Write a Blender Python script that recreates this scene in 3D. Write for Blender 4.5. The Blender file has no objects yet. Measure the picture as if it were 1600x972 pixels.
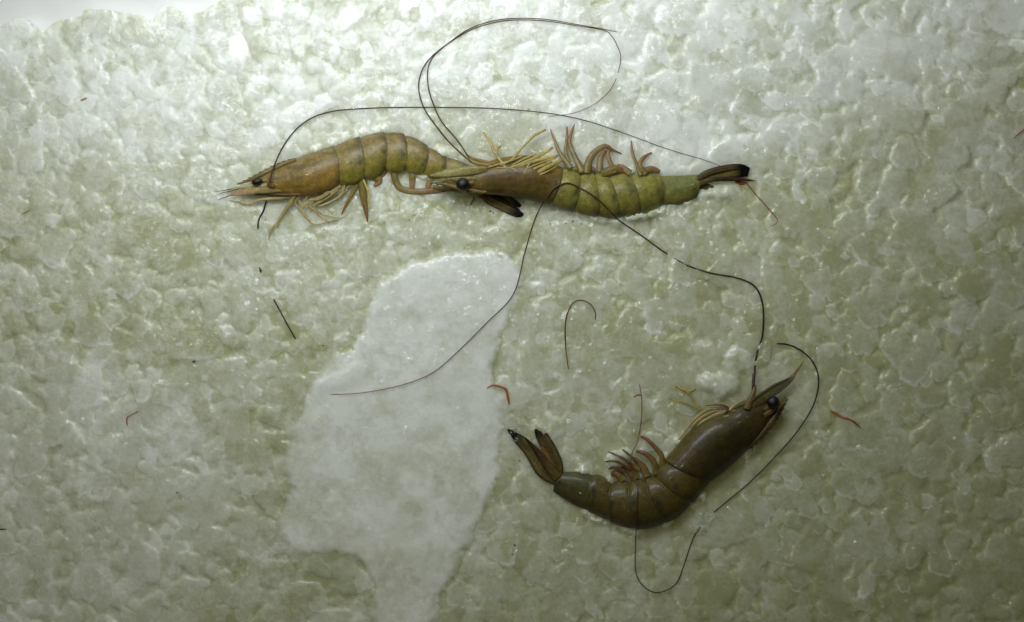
import bpy, bmesh, math, random
import numpy as np
from mathutils import Vector, Matrix, Euler

R = math.radians
scn = bpy.context.scene
col = scn.collection

# ------------------------------------------------------------------ camera, world, lamp, exposure
CAM_H = 0.625                    # metres above the ice surface
PX = 0.45 / 1600.0               # metres per photograph pixel on the ice surface
cam_d = bpy.data.cameras.new('camera')
cam = bpy.data.objects.new('camera', cam_d); col.objects.link(cam)
cam.location = (0, 0, CAM_H); cam.rotation_euler = (0, 0, 0)
cam_d.sensor_width = 36; cam_d.lens = 36 * CAM_H / 0.45
cam_d.clip_start = 0.01; cam_d.clip_end = 20
scn.camera = cam

world = bpy.data.worlds.new('World'); scn.world = world; world.use_nodes = True
bg = world.node_tree.nodes['Background']
bg.inputs[0].default_value = (1.0, 0.95, 0.52, 1); bg.inputs[1].default_value = 0.022

lamp_d = bpy.data.lights.new('work_lamp', 'AREA'); lamp_d.shape = 'RECTANGLE'
lamp_d.size = 0.30; lamp_d.size_y = 0.10; lamp_d.energy = 0.72; lamp_d.color = (0.93, 1.0, 1.07)
lamp = bpy.data.objects.new('work_lamp', lamp_d); col.objects.link(lamp)
lamp.location = (-0.055, 0.205, 0.225)
lamp.rotation_euler = (Vector((0.0, 0.08, 0)) - lamp.location).to_track_quat('-Z', 'Y').to_euler()

for nm, loc, e in (('glint_lamp', (-0.55, 0.25, 1.25), 1.1), ('glint_lamp', (0.45, 0.75, 1.30), .5), ('glint_lamp', (-0.25, -0.5, 1.35), .5)):  # unseen lamps added for glints on the ice and a warm fill
    d_ = bpy.data.lights.new(nm, 'AREA'); d_.shape = 'DISK'; d_.size = 0.04; d_.energy = e; d_.color = (1.0, 0.92, 0.58)
    o_ = bpy.data.objects.new(nm, d_); col.objects.link(o_); o_.location = loc
    o_.rotation_euler = (Vector((0, 0, 0)) - o_.location).to_track_quat('-Z', 'Y').to_euler()

scn.view_settings.view_transform = 'Standard'; scn.view_settings.look = 'None'
scn.view_settings.exposure = 0.0; scn.view_settings.gamma = 1.0
scn.cycles.use_denoising = True
scn.cycles.max_bounces = 6; scn.cycles.diffuse_bounces = 2; scn.cycles.glossy_bounces = 2; scn.cycles.transmission_bounces = 6; scn.cycles.transparent_max_bounces = 12
scn.cycles.sample_clamp_indirect = 6.0

# ------------------------------------------------------------------ helpers
def W(x, y, z=0.0):
    """photograph pixel (on a level z metres above the ice) -> world point"""
    k = PX * (CAM_H - z) / CAM_H
    return Vector(((x - 800) * k, (486 - y) * k, z))

rng = np.random.default_rng(7)
random.seed(7)

def vnoise(x, y, seed):
    """smooth value noise on arrays, cells of 1 unit, range -1..1"""
    g = np.random.default_rng(seed).uniform(-1, 1, (64, 64))
    xi = np.floor(x).astype(int); yi = np.floor(y).astype(int)
    fx = x - xi; fy = y - yi
    fx = fx * fx * fx * (fx * (fx * 6 - 15) + 10); fy = fy * fy * fy * (fy * (fy * 6 - 15) + 10)
    a = g[xi % 64, yi % 64]; b = g[(xi + 1) % 64, yi % 64]
    c = g[xi % 64, (yi + 1) % 64]; d = g[(xi + 1) % 64, (yi + 1) % 64]
    return (a * (1 - fx) + b * fx) * (1 - fy) + (c * (1 - fx) + d * fx) * fy

def fbm(x, y, seed, octv=4, gain=0.5):
    t = 0; a = 1.0; n = 0.0
    for k in range(octv):
        t = t + a * vnoise(x * 2**k + 13.7 * k, y * 2**k + 5.3 * k, seed + k); n += a; a *= gain
    return t / n

def link(name, me, mat, parent=None):
    o = bpy.data.objects.new(name, me); col.objects.link(o)
    if mat is not None and not me.materials: me.materials.append(mat)
    if parent is not None: o.parent = parent
    return o

def tag(o, label, cat=None, group=None, kind=None):
    o['label'] = label
    if cat: o['category'] = cat
    if group: o['group'] = group
    if kind: o['kind'] = kind
    return o

def mesh_np(name, v, f, colr=None, smooth=True):
    me = bpy.data.meshes.new(name)
    v = np.asarray(v, dtype=np.float32); f = np.asarray(f, dtype=np.int32)
    n = f.shape[1]
    me.vertices.add(len(v)); me.vertices.foreach_set('co', v.ravel())
    me.loops.add(f.size); me.loops.foreach_set('vertex_index', f.ravel())
    me.polygons.add(len(f)); me.polygons.foreach_set('loop_start', np.arange(0, f.size, n, dtype=np.int32))
    me.polygons.foreach_set('use_smooth', np.full(len(f), smooth))
    me.update(calc_edges=True); me.validate()
    if colr is not None:
        c = np.ones((len(v), 4), dtype=np.float32); c[:, :colr.shape[1]] = colr
        a = me.color_attributes.new('pigment', 'FLOAT_COLOR', 'POINT')
        a.data.foreach_set('color', c.ravel())
    return me

def lin(r, g, b):
    f = lambda c: (c / 255 / 12.92) if c / 255 <= .04045 else ((c / 255 + .055) / 1.055) ** 2.4
    return np.array([f(r), f(g), f(b)])

# ------------------------------------------------------------------ materials
def new_mat(name):
    m = bpy.data.materials.new(name); m.use_nodes = True
    nt = m.node_tree
    return m, nt, nt.nodes['Principled BSDF'], nt.nodes['Material Output']

def N(nt, t, **kw):
    n = nt.nodes.new(t)
    for k, v in kw.items(): setattr(n, k, v)
    return n

def noise_at(nt, vec, scale, detail=3.0, rough=0.55):
    n = N(nt, 'ShaderNodeTexNoise'); n.inputs['Scale'].default_value = scale
    n.inputs['Detail'].default_value = detail; n.inputs['Roughness'].default_value = rough
    nt.links.new(vec, n.inputs['Vector']); return n

def mathn(nt, op, a, b=None, clamp=False):
    n = N(nt, 'ShaderNodeMath', operation=op, use_clamp=clamp)
    for i, v in enumerate((a, b)):
        if v is None: continue
        if isinstance(v, (int, float)): n.inputs[i].default_value = v
        else: nt.links.new(v, n.inputs[i])
    return n.outputs[0]

def ice_mat(name, ca=(0.415, 0.43, 0.235), cb=(0.89, 0.915, 0.845), rough=0.06, bump=0.2, glint=0.9):
    """wet ice: clear greenish body, white where the mesh carries frost and painted light; a glassy, finely faceted skin"""
    m, nt, p, out = new_mat(name)
    L = nt.links.new
    pos = N(nt, 'ShaderNodeNewGeometry').outputs['Position']
    n1 = noise_at(nt, pos, 190, 3, 0.66)
    n2 = noise_at(nt, pos, 560, 3, 0.68)
    at = N(nt, 'ShaderNodeAttribute', attribute_name='pigment')
    f = mathn(nt, 'ADD', at.outputs['Fac'], mathn(nt, 'MULTIPLY', mathn(nt, 'SUBTRACT', n1.outputs[0], 0.5), 0.5))
    f = mathn(nt, 'ADD', f, mathn(nt, 'MULTIPLY', mathn(nt, 'SUBTRACT', n2.outputs[0], 0.5), 0.45))
    f = mathn(nt, 'MINIMUM', mathn(nt, 'MAXIMUM', f, 0.0), 1.0)
    mc = N(nt, 'ShaderNodeMix', data_type='RGBA'); L(f, mc.inputs['Factor'])
    mc.inputs['A'].default_value = (*ca, 1); mc.inputs['B'].default_value = (*cb, 1)
    L(mc.outputs['Result'], p.inputs['Base Color'])
    p.inputs['Roughness'].default_value = 0.4; p.inputs['IOR'].default_value = 1.31; p.inputs['Specular IOR Level'].default_value = 0.2
    b = N(nt, 'ShaderNodeBump'); b.inputs['Strength'].default_value = bump; b.inputs['Distance'].default_value = 0.0015
    L(n2.outputs[0], b.inputs['Height']); L(b.outputs[0], p.inputs['Normal'])
    v = N(nt, 'ShaderNodeTexVoronoi', feature='F1'); v.inputs['Scale'].default_value = 850; L(pos, v.inputs['Vector'])
    fa = N(nt, 'ShaderNodeVectorMath', operation='SUBTRACT'); L(v.outputs['Color'], fa.inputs[0]); fa.inputs[1].default_value = (.5, .5, .5)
    fb = N(nt, 'ShaderNodeVectorMath', operation='SCALE'); L(fa.outputs[0], fb.inputs[0])
    gn = noise_at(nt, pos, 130, 2, 0.6)                        # glints gather in clusters
    gm = mathn(nt, 'MULTIPLY', mathn(nt, 'MULTIPLY', mathn(nt, 'SUBTRACT', gn.outputs[0], 0.50), 9.0, True), 0.9)
    L(mathn(nt, 'ADD', gm, 0.06), fb.inputs['Scale'])
    fc = N(nt, 'ShaderNodeVectorMath', operation='ADD'); L(fb.outputs[0], fc.inputs[0]); L(b.outputs[0], fc.inputs[1])
    fd = N(nt, 'ShaderNodeVectorMath', operation='NORMALIZE'); L(fc.outputs[0], fd.inputs[0])
    p.inputs['Coat Weight'].default_value = 1.0; p.inputs['Coat IOR'].default_value = 1.42; p.inputs['Coat Roughness'].default_value = rough
    L(fd.outputs[0], p.inputs['Coat Normal'])
    return m
M_ICE = ice_mat('packed_ice')
p_ = M_ICE.node_tree.nodes['Principled BSDF']
p_.subsurface_method = 'BURLEY'; p_.inputs['Subsurface Weight'].default_value = 1.0; p_.inputs['Subsurface Scale'].default_value = 0.008
p_.inputs['Subsurface Radius'].default_value = (0.95, 1.0, 0.9)

def skin_mat():
    """the clear outer ice of a lump: lets light straight through, wet gloss, a little white frost and painted edge light from the mesh"""
    m, nt, p, out = new_mat('clear_skin_ice')
    nt.nodes.remove(p); L = nt.links.new
    pos = N(nt, 'ShaderNodeNewGeometry').outputs['Position']
    n2 = noise_at(nt, pos, 480, 3, 0.7)
    b = N(nt, 'ShaderNodeBump'); b.inputs['Strength'].default_value = 0.3; b.inputs['Distance'].default_value = 0.0008
    L(n2.outputs[0], b.inputs['Height'])
    v = N(nt, 'ShaderNodeTexVoronoi', feature='F1'); v.inputs['Scale'].default_value = 850; L(pos, v.inputs['Vector'])
    fa = N(nt, 'ShaderNodeVectorMath', operation='SUBTRACT'); L(v.outputs['Color'], fa.inputs[0]); fa.inputs[1].default_value = (.5, .5, .5)
    fb = N(nt, 'ShaderNodeVectorMath', operation='SCALE'); L(fa.outputs[0], fb.inputs[0])
    gn = noise_at(nt, pos, 130, 2, 0.6)                        # glints gather in clusters
    gm = mathn(nt, 'MULTIPLY', mathn(nt, 'MULTIPLY', mathn(nt, 'SUBTRACT', gn.outputs[0], 0.50), 9.0, True), 0.7)
    L(mathn(nt, 'ADD', gm, 0.06), fb.inputs['Scale'])
    fc = N(nt, 'ShaderNodeVectorMath', operation='ADD'); L(fb.outputs[0], fc.inputs[0]); L(b.outputs[0], fc.inputs[1])
    fd = N(nt, 'ShaderNodeVectorMath', operation='NORMALIZE'); L(fc.outputs[0], fd.inputs[0])
    at = N(nt, 'ShaderNodeAttribute', attribute_name='pigment')
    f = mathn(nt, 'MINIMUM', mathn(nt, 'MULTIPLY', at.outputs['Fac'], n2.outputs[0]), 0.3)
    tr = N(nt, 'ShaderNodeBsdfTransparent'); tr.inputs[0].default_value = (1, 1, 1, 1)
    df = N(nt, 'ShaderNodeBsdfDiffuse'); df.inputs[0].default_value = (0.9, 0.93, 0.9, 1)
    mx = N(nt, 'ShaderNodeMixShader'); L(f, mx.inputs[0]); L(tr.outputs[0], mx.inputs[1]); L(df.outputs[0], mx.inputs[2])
    gl = N(nt, 'ShaderNodeBsdfGlossy'); gl.inputs[0].default_value = (1, 1, 1, 1); gl.inputs['Roughness'].default_value = 0.06
    L(fd.outputs[0], gl.inputs['Normal'])
    fr = N(nt, 'ShaderNodeFresnel'); fr.inputs['IOR'].default_value = 1.31
    bf = N(nt, 'ShaderNodeNewGeometry').outputs['Backfacing']
    ff = mathn(nt, 'MULTIPLY', fr.outputs[0], mathn(nt, 'SUBTRACT', 1.0, bf))   # no gloss from inside
    fin = N(nt, 'ShaderNodeMixShader'); L(ff, fin.inputs[0]); L(mx.outputs[0], fin.inputs[1]); L(gl.outputs[0], fin.inputs[2])
    L(fin.outputs[0], out.inputs['Surface'])
    return m
M_SKIN = skin_mat()

def clear_mat(name='ice_clear', th=0.66, gain=9.0, most=1.0):
    """wet chip of ice: glass-clear windows between crusts of white frost"""
    m, nt, p, out = new_mat(name)
    L = nt.links.new
    pos = N(nt, 'ShaderNodeNewGeometry').outputs['Position']
    n = noise_at(nt, pos, 1100, 3, 0.75); n1 = noise_at(nt, pos, 260, 2, 0.6)
    f = mathn(nt, 'ADD', mathn(nt, 'MULTIPLY', n.outputs[0], 0.75), mathn(nt, 'MULTIPLY', n1.outputs[0], 0.5))
    f = mathn(nt, 'MINIMUM', mathn(nt, 'MULTIPLY', mathn(nt, 'SUBTRACT', f, th), gain, True), most)
    p.inputs['Base Color'].default_value = (0.72, 0.74, 0.66, 1); p.inputs['Roughness'].default_value = 0.25; p.inputs['IOR'].default_value = 1.31
    b = N(nt, 'ShaderNodeBump'); b.inputs['Strength'].default_value = 0.5; b.inputs['Distance'].default_value = 0.001
    L(n.outputs[0], b.inputs['Height']); L(b.outputs[0], p.inputs['Normal'])
    tr = N(nt, 'ShaderNodeBsdfTransparent'); tr.inputs[0].default_value = (0.97, 0.98, 0.96, 1)
    gl = N(nt, 'ShaderNodeBsdfGlossy'); gl.inputs['Roughness'].default_value = 0.08; L(b.outputs[0], gl.inputs['Normal'])
    fr = N(nt, 'ShaderNodeFresnel'); fr.inputs['IOR'].default_value = 1.31; L(b.outputs[0], fr.inputs['Normal'])
    bf = N(nt, 'ShaderNodeNewGeometry').outputs['Backfacing']
    ff = mathn(nt, 'MULTIPLY', fr.outputs[0], mathn(nt, 'SUBTRACT', 1.0, bf))
    m1 = N(nt, 'ShaderNodeMixShader'); L(ff, m1.inputs[0]); L(tr.outputs[0], m1.inputs[1]); L(gl.outputs[0], m1.inputs[2])
    m2 = N(nt, 'ShaderNodeMixShader'); L(f, m2.inputs[0]); L(m1.outputs[0], m2.inputs[1]); L(p.outputs[0], m2.inputs[2])
    L(m2.outputs[0], out.inputs['Surface'])
    return m
M_CLEAR = clear_mat()
M_CRUST = clear_mat('ice_crust', 0.42, 2.6, 0.75)
M_CRUST.node_tree.nodes['Principled BSDF'].inputs['Base Color'].default_value = (0.88, 0.90, 0.85, 1)


def plastic_mat():
    m, nt, p, out = new_mat('white_plastic')
    pos = N(nt, 'ShaderNodeNewGeometry').outputs['Position']
    n = noise_at(nt, pos, 30, 4)
    cr = N(nt, 'ShaderNodeMix', data_type='RGBA')
    cr.inputs['A'].default_value = (0.93, 0.93, 0.91, 1); cr.inputs['B'].default_value = (0.95, 0.95, 0.94, 1)
    nt.links.new(n.outputs[0], cr.inputs['Factor']); nt.links.new(cr.outputs['Result'], p.inputs['Base Color'])
    p.inputs['Roughness'].default_value = 0.42
    return m
M_TUB = plastic_mat()

def shell_mat(name, rough=0.38, sss=0.25, bump=0.25, speck=0.5, radius=0.004, trans=0.0):
    m, nt, p, out = new_mat(name)
    L = nt.links.new
    pos = N(nt, 'ShaderNodeNewGeometry').outputs['Position']
    at = N(nt, 'ShaderNodeAttribute', attribute_name='pigment')
    # tiny pigment cells scattered through the shell
    n1 = noise_at(nt, pos, 1500, 2, 0.75); n2 = noise_at(nt, pos, 330, 4, 0.65)
    k = mathn(nt, 'MULTIPLY_ADD', n1.outputs[0], speck * 4.0); nt.nodes[-1].inputs[2].default_value = 1 - speck * 2.0
    k = mathn(nt, 'MAXIMUM', k, 0.25)
    k2 = mathn(nt, 'MULTIPLY_ADD', n2.outputs[0], 1.5); nt.nodes[-1].inputs[2].default_value = 0.25
    k = mathn(nt, 'MULTIPLY', k, mathn(nt, 'MAXIMUM', k2, 0.3))
    sc_ = N(nt, 'ShaderNodeVectorMath', operation='SCALE')
    L(at.outputs['Color'], sc_.inputs[0]); L(k, sc_.inputs['Scale'])
    L(sc_.outputs[0], p.inputs['Base Color'])
    p.inputs['Roughness'].default_value = rough; p.inputs['IOR'].default_value = 1.4
    p.inputs['Subsurface Weight'].default_value = sss; p.inputs['Subsurface Scale'].default_value = radius
    p.inputs['Subsurface Radius'].default_value = (1.0, 0.8, 0.4)
    p.inputs['Alpha'].default_value = 1 - trans
    p.inputs['Coat Weight'].default_value = 0.34; p.inputs['Coat Roughness'].default_value = 0.07; p.inputs['Coat IOR'].default_value = 1.33
    b = N(nt, 'ShaderNodeBump'); b.inputs['Strength'].default_value = bump; b.inputs['Distance'].default_value = 0.0006
    n3 = noise_at(nt, pos, 700, 3)
    L(n3.outputs[0], b.inputs['Height']); L(b.outputs[0], p.inputs['Normal'])
    return m
M_SHELL = shell_mat('shrimp_shell', 0.45, 0.5, 0.25, 0.38, 0.003, 0.08)
M_LIMB = shell_mat('shrimp_limb', 0.4, 0.0, 0.2, 0.3, 0.003, 0.22)
M_SCALE = shell_mat('shrimp_scale', 0.4, 0.0, 0.2, 0.5, 0.003, 0.35)
M_FAN = shell_mat('shrimp_fan', 0.6, 0.0, 0.3, 0.5, 0.003, 0.06)
M_FAN.node_tree.nodes['Principled BSDF'].inputs['Specular IOR Level'].default_value = 0.2
M_FEELER = shell_mat('shrimp_feeler', 0.4, 0.0, 0.0, 0.2)

def eye_mat():
    m, nt, p, out = new_mat('shrimp_eye')
    p.inputs['Base Color'].default_value = (0.006, 0.005, 0.005, 1); p.inputs['Roughness'].default_value = 0.32
    pos = N(nt, 'ShaderNodeNewGeometry').outputs['Position']
    v = N(nt, 'ShaderNodeTexVoronoi'); v.inputs['Scale'].default_value = 4000
    nt.links.new(pos, v.inputs['Vector'])
    b = N(nt, 'ShaderNodeBump'); b.inputs['Strength'].default_value = 0.4; b.inputs['Distance'].default_value = 0.0002
    nt.links.new(v.outputs['Distance'], b.inputs['Height']); nt.links.new(b.outputs[0], p.inputs['Normal'])
    return m
M_EYE = eye_mat()

# ------------------------------------------------------------------ where the shrimps lie (outline stations: back point, belly point, centre height in mm)
S1 = [((392,279),(392,300),3.5),((405,271),(412,305),3),((420,262),(430,306),2.5),((445,252),(455,307),2),((470,244),(478,308),2),((495,235),(500,304),2),
      ((521,227),(528,292),2),((541,219),(547,286),2),((562,213),(568,281),2),((582,208),(585,275),2),((601,206),(600,267),1.5),((616,206),(613,266),1.5),
      ((632,209),(632,268),1.4),((651,216),(648,270),1.2),((668,227),(660,273),1),((682,235),(675,276),.8),((696,243),(688,279),.6),((715,249),(703,284),.3),((738,259),(725,290),0)]
S2 = [((700,293),(694,270),8.5),((735,299),(735,262),8),((760,303),(765,251),7),((790,306),(795,244),6),((825,312),(835,243),4.5),((843,316),(858,253),3.5),((858,320),(880,262),3),
      ((877,326),(893,265),2.5),((896,331),(908,268),2),((915,336),(918,268),2),((936,339),(929,270),2),((952,341),(940,270),2),
      ((970,340),(951,272),2),((985,338),(967,271),1.5),((1003,335),(984,271),1.5),((1020,330),(1007,271),1),((1036,321),(1033,273),1),((1063,320),(1062,274),1),((1090,308),(1092,272),1)]
S3 = [((1219,642),(1192,618),3),((1206,664),(1162,631),3),((1190,685),(1131,643),2.5),((1172,701),(1100,656),2.5),((1150,721),(1072,680),2),((1130,738),(1054,702),2),
      ((1112,752),(1039,720),2),((1098,769),(1030,733),2),((1083,787),(1022,743),2),((1064,805),(1015,747),2),((1042,818),(1007,749),2),((1018,826),(996,751),2),
      ((993,828),(984,753),2),((972,824),(971,755),1.5),((953,815),(957,755),1.5),((936,808),(943,749),1),((920,801),(928,742),1),((890,786),(905,738),1),((864,768),(882,738),1)]
CLEARINGS = [[d for d, v, z in S] + [v for d, v, z in S][::-1] for S in (S1, S2, S3)]
CLEARINGS += [[(358,300),(440,300),(560,280),(575,345),(515,352),(420,372),(408,330)],          # legs and tail fans rest here
              [(735,250),(754,206),(850,202),(900,195),(975,235),(1018,238),(1030,270),(870,262)],
              [(605,260),(720,280),(720,300),(620,300)], [(735,295),(775,298),(818,325),(812,338),(770,322)],
              [(1090,270),(1165,255),(1172,278),(1182,282),(1095,294)], [(864,760),(793,671),(852,672),(882,737)],
              [(950,745),(985,700),(1010,685),(1036,722)], [(1060,690),(1100,630),(1180,600),(1257,565),(1231,623)]]

GX0, GX1, GY0, GY1, GS = -110, 1710, -100, 1070, 1.6     # grid in photograph pixels
gx = np.arange(GX0, GX1 + 1, GS); gy = np.arange(GY0, GY1 + 1, GS)
XX, YY = np.meshgrid(gx, gy)

def in_poly(px, py, poly):
    r = np.zeros(px.shape, bool); n = len(poly)
    for i in range(n):
        x1, y1 = poly[i]; x2, y2 = poly[(i + 1) % n]
        c = ((y1 > py) != (y2 > py)) & (px < (x2 - x1) * (py - y1) / ((y2 - y1) + 1e-9) + x1)
        r ^= c
    return r

def blur(a, k):
    for _ in range(3):
        for ax in (0, 1):
            p = np.concatenate([np.repeat(np.take(a, [0], ax), k, ax), a, np.repeat(np.take(a, [-1], ax), k, ax)], ax)
            c = np.cumsum(p, ax); z = np.zeros_like(np.take(c, [0], ax)); c = np.concatenate([z, c], ax)
            n = a.shape[ax]
            a = (np.take(c, range(2 * k + 1, 2 * k + 1 + n), ax) - np.take(c, range(0, n), ax)) / (2 * k + 1)
    return a

clear = np.zeros(XX.shape)
for poly in CLEARINGS: clear = np.maximum(clear, in_poly(XX, YY, poly).astype(float))
near_shrimp = np.clip(blur(clear, 5) * 2.2, 0, 1)          # 1 under and right beside a shrimp, fading over ~15 px

SLAB = [(600,425),(650,405),(715,395),(790,392),(822,420),(806,470),(786,540),(782,600),(790,650),(782,700),(776,760),(752,800),(738,850),(716,890),
        (700,930),(672,1010),(600,1010),(578,960),(572,905),(560,872),(520,858),(470,862),(438,850),(430,815),(446,765),(440,715),(462,680),(470,640),(486,606),(520,560),(560,520),(575,470)]
slab_in = in_poly(XX, YY, SLAB).astype(float)
PALE = [(-120,575),(60,560),(150,540),(230,560),(270,600),(330,650),(352,720),(345,790),(330,860),(300,930),(310,1080),(-120,1080)]
pale_in = np.clip(blur(in_poly(XX, YY, PALE).astype(float), 12), 0, 1)

EDGE = [(-200,60),(0,42),(25,28),(40,28),(55,43),(72,46),(90,32),(130,22),(135,14),(165,13),(220,22),(240,33),(255,10),(270,8),(290,18),(315,18),(330,8),(345,0),(420,-60),(520,-130)]
edge_y = np.interp(gx, [e[0] for e in EDGE], [e[1] for e in EDGE])
outside = np.clip((edge_y[None, :] + 3 - YY) / 10.0, 0, 1)   # beyond the ice, on the bare tub

# ------------------------------------------------------------------ tub (bare white plastic shows past the ice at one corner)
def build_tub():
    prof = [(-0.34, 0.03), (-0.26, -0.010), (0.10, -0.010), (0.125, -0.006), (0.20, 0.012), (0.26, 0.05)]
    xs = np.linspace(-0.40, 0.40, 33); pts = []
    prof = np.array(prof); t = np.linspace(0, len(prof) - 1, 61)
    py = np.interp(t, range(len(prof)), prof[:, 0]); pz = np.interp(t, range(len(prof)), prof[:, 1])
    v = [(x, y, z) for y, z in zip(py, pz) for x in xs]
    n = len(xs)
    f = [(j * n + i, j * n + i + 1, (j + 1) * n + i + 1, (j + 1) * n + i) for j in range(len(py) - 1) for i in range(n - 1)]
    o = link('tub', mesh_np('tub', v, f), M_TUB)
    tag(o, 'bare white plastic tub showing past the edge of the ice', kind='structure')
build_tub()

# ------------------------------------------------------------------ the ice: lumps half melted into each other, slush between them
MM = PX * 1000                                               # millimetres per pixel
r3 = np.random.default_rng(5)
cell = {}
def try_place(x, y, r, gap):
    c = 60.0; ci, cj = int(x // c), int(y // c)
    for i in range(ci - 2, ci + 3):
        for j in range(cj - 2, cj + 3):
            for (a, b, q) in cell.get((i, j), ()):
                if (a - x) ** 2 + (b - y) ** 2 < (gap * (q + r)) ** 2: return False
    cell.setdefault((ci, cj), []).append((x, y, r)); return True
def grid_at(g, x, y):
    return g[int(min(max((y - GY0) / GS, 0), XX.shape[0] - 1)), int(min(max((x - GX0) / GS, 0), XX.shape[1] - 1))]
lumps = []
for rr, n, gap in (((34, 52), 160, .66), ((22, 34), 1800, .60), ((14, 23), 9000, .56), ((7, 14), 14000, .56)):
    for _ in range(n):
        x, y = r3.uniform(GX0, GX1), r3.uniform(GY0, GY1); r = r3.uniform(*rr)
        if grid_at(slab_in, x, y + r * .5) > .5: continue
        if try_place(x, y, r, gap): lumps.append((x, y, r))
order = r3.permutation(len(lumps))

# frost of each zone: white bank by the tub wall, whitish patch, clear greenish rest
bank = np.clip((235 + 45 * np.sin(XX / 150) + 40 * fbm(XX / 120, YY / 120, 77, 3) - np.clip(XX - 1050, 0, 600) * .22 - YY) / 110 + .5, 0, 1)
PATCHY = np.clip((fbm(XX / 75, YY / 75, 141, 5, .6) - .02) * 9, 0, 1)          # ragged frosted sheets
away = np.clip((YY - 260) / 300, 0, 1) * np.clip((XX - 760) / 500, 0, 1)
zone = 0.17 - 0.12 * away + 0.20 * PATCHY * (1 - .45 * away) + 0.46 * bank + 0.30 * pale_in + 0.16 * fbm(XX / 70, YY / 70, 41, 3) + (0.20 - .08 * away) * fbm(XX / 24, YY / 24, 43, 3)

H = -0.9 + 0.5 * fbm(XX / 60, YY / 60, 3, 4)
owner = np.full(XX.shape, -1, dtype=np.int32)
FR = zone - 0.20
RIM = np.zeros(XX.shape)
for k in order:
    cx, cy, r = lumps[k]
    el = r3.uniform(.62, 1.0); th = r3.uniform(0, 6.28); A = (r * MM) ** .65 * r3.uniform(.04, .12)
    z0 = r3.uniform(-.22, .15); tilt = r3.normal(.012, .02); roll = r3.normal(0, .05)
    R_ = r * 1.5
    i0 = max(int((cx - R_ - GX0) / GS), 0); i1 = int((cx + R_ - GX0) / GS) + 2
    j0 = max(int((cy - R_ - GY0) / GS), 0); j1 = int((cy + R_ - GY0) / GS) + 2
    X = XX[j0:j1, i0:i1]; Y = YY[j0:j1, i0:i1]
    if X.size == 0: continue
    gx_ = 3.2 * fbm(X / 9, Y / 9, 501, 2); gy_ = 3.2 * fbm(X / 9, Y / 9, 601, 2)
    dx = X - cx + gx_ + r * .09 * vnoise(X / (r * .6), Y / (r * .6), 1000 + k); dy = Y - cy + gy_ + r * .09 * vnoise(X / (r * .6), Y / (r * .6), 3000 + k)
    u = (dx * math.cos(th) + dy * math.sin(th)) / r; w = (-dx * math.sin(th) + dy * math.cos(th)) / (r * el)
    q = 0
    for t in np.sort(r3.uniform(0, 6.283, 8)):
        q = q + np.clip((u * math.cos(t) + w * math.sin(t)) / r3.uniform(.78, 1.0), 0, None) ** 5
    q = np.maximum(q ** (1 / 5.0), np.hypot(u, w) * .82)
    z = z0 + A * np.sqrt(np.clip(1 - q ** 3.2, 0, 1)) + (tilt * (Y - cy) + roll * (X - cx)) * MM
    z = np.where(q < 1, z, -99)
    m = z > H[j0:j1, i0:i1]
    f0 = r3.normal(0, .15 if r < 22 else .08)
    rim_light = np.clip((q - .70) / .22, 0, 1) ** 1.5 * (.03 + .78 * np.clip(dy / r + .15, 0, 1)) * max(0, r3.uniform(-.35, 1.15))  # bright lower edges: light passing through the lump, painted into the colour
    H[j0:j1, i0:i1] = np.where(m, z, H[j0:j1, i0:i1])
    RIM[j0:j1, i0:i1] = np.where(m, rim_light, RIM[j0:j1, i0:i1])
    owner[j0:j1, i0:i1] = np.where(m, k, owner[j0:j1, i0:i1])
    FR[j0:j1, i0:i1] = np.where(m, zone[j0:j1, i0:i1] + f0 + .9 * rim_light, FR[j0:j1, i0:i1])

# the big slab, with a raised ledge on one flank, its lit brightness painted white
LEDGE = np.clip(blur(in_poly(XX + 4 * fbm(XX / 12, YY / 12, 51, 3), YY + 4 * fbm(XX / 12, YY / 12, 52, 3), [(484,613),(496,594),(530,582),(560,562),(570,572),(566,594),(535,606)]).astype(float), 2), 0, 1)
SLAB_ID = len(lumps)
wx = XX + 26 * fbm(XX / 46, YY / 46, 31, 6, .6); wy = YY + 22 * fbm(XX / 46, YY / 46, 81, 6, .6)
sm = in_poly(wx, wy, SLAB).astype(float); sd = np.clip((blur(sm, 8) - .42 + .26 * fbm(XX / 15, YY / 15, 57, 4, .6)) * 2.6, 0, 1)
zs = -0.3 + 1.3 * np.sqrt(sd) * (1 + .25 * fbm(XX / 80, YY / 80, 33, 2)) + .3 * fbm(XX / 30, YY / 30, 36, 3) + .55 * np.abs(fbm(XX / 55, YY / 55, 38, 2))
on = (sm > .5) & (sd > .06) & (zs > H - 1.0 + .5 * fbm(XX / 20, YY / 20, 35, 2))
H = np.where(on, np.maximum(zs, H - .4), H); owner = np.where(on, SLAB_ID, owner)
FR = np.where(on, zone * (1 - sd) + sd * (.80 + .45 * fbm(XX / 38, YY / 38, 39, 5, .6) + .5 * LEDGE) + .10 * np.clip((640 - YY) / 200, -1, 1), FR)
del wx, wy, zs, sd

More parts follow.
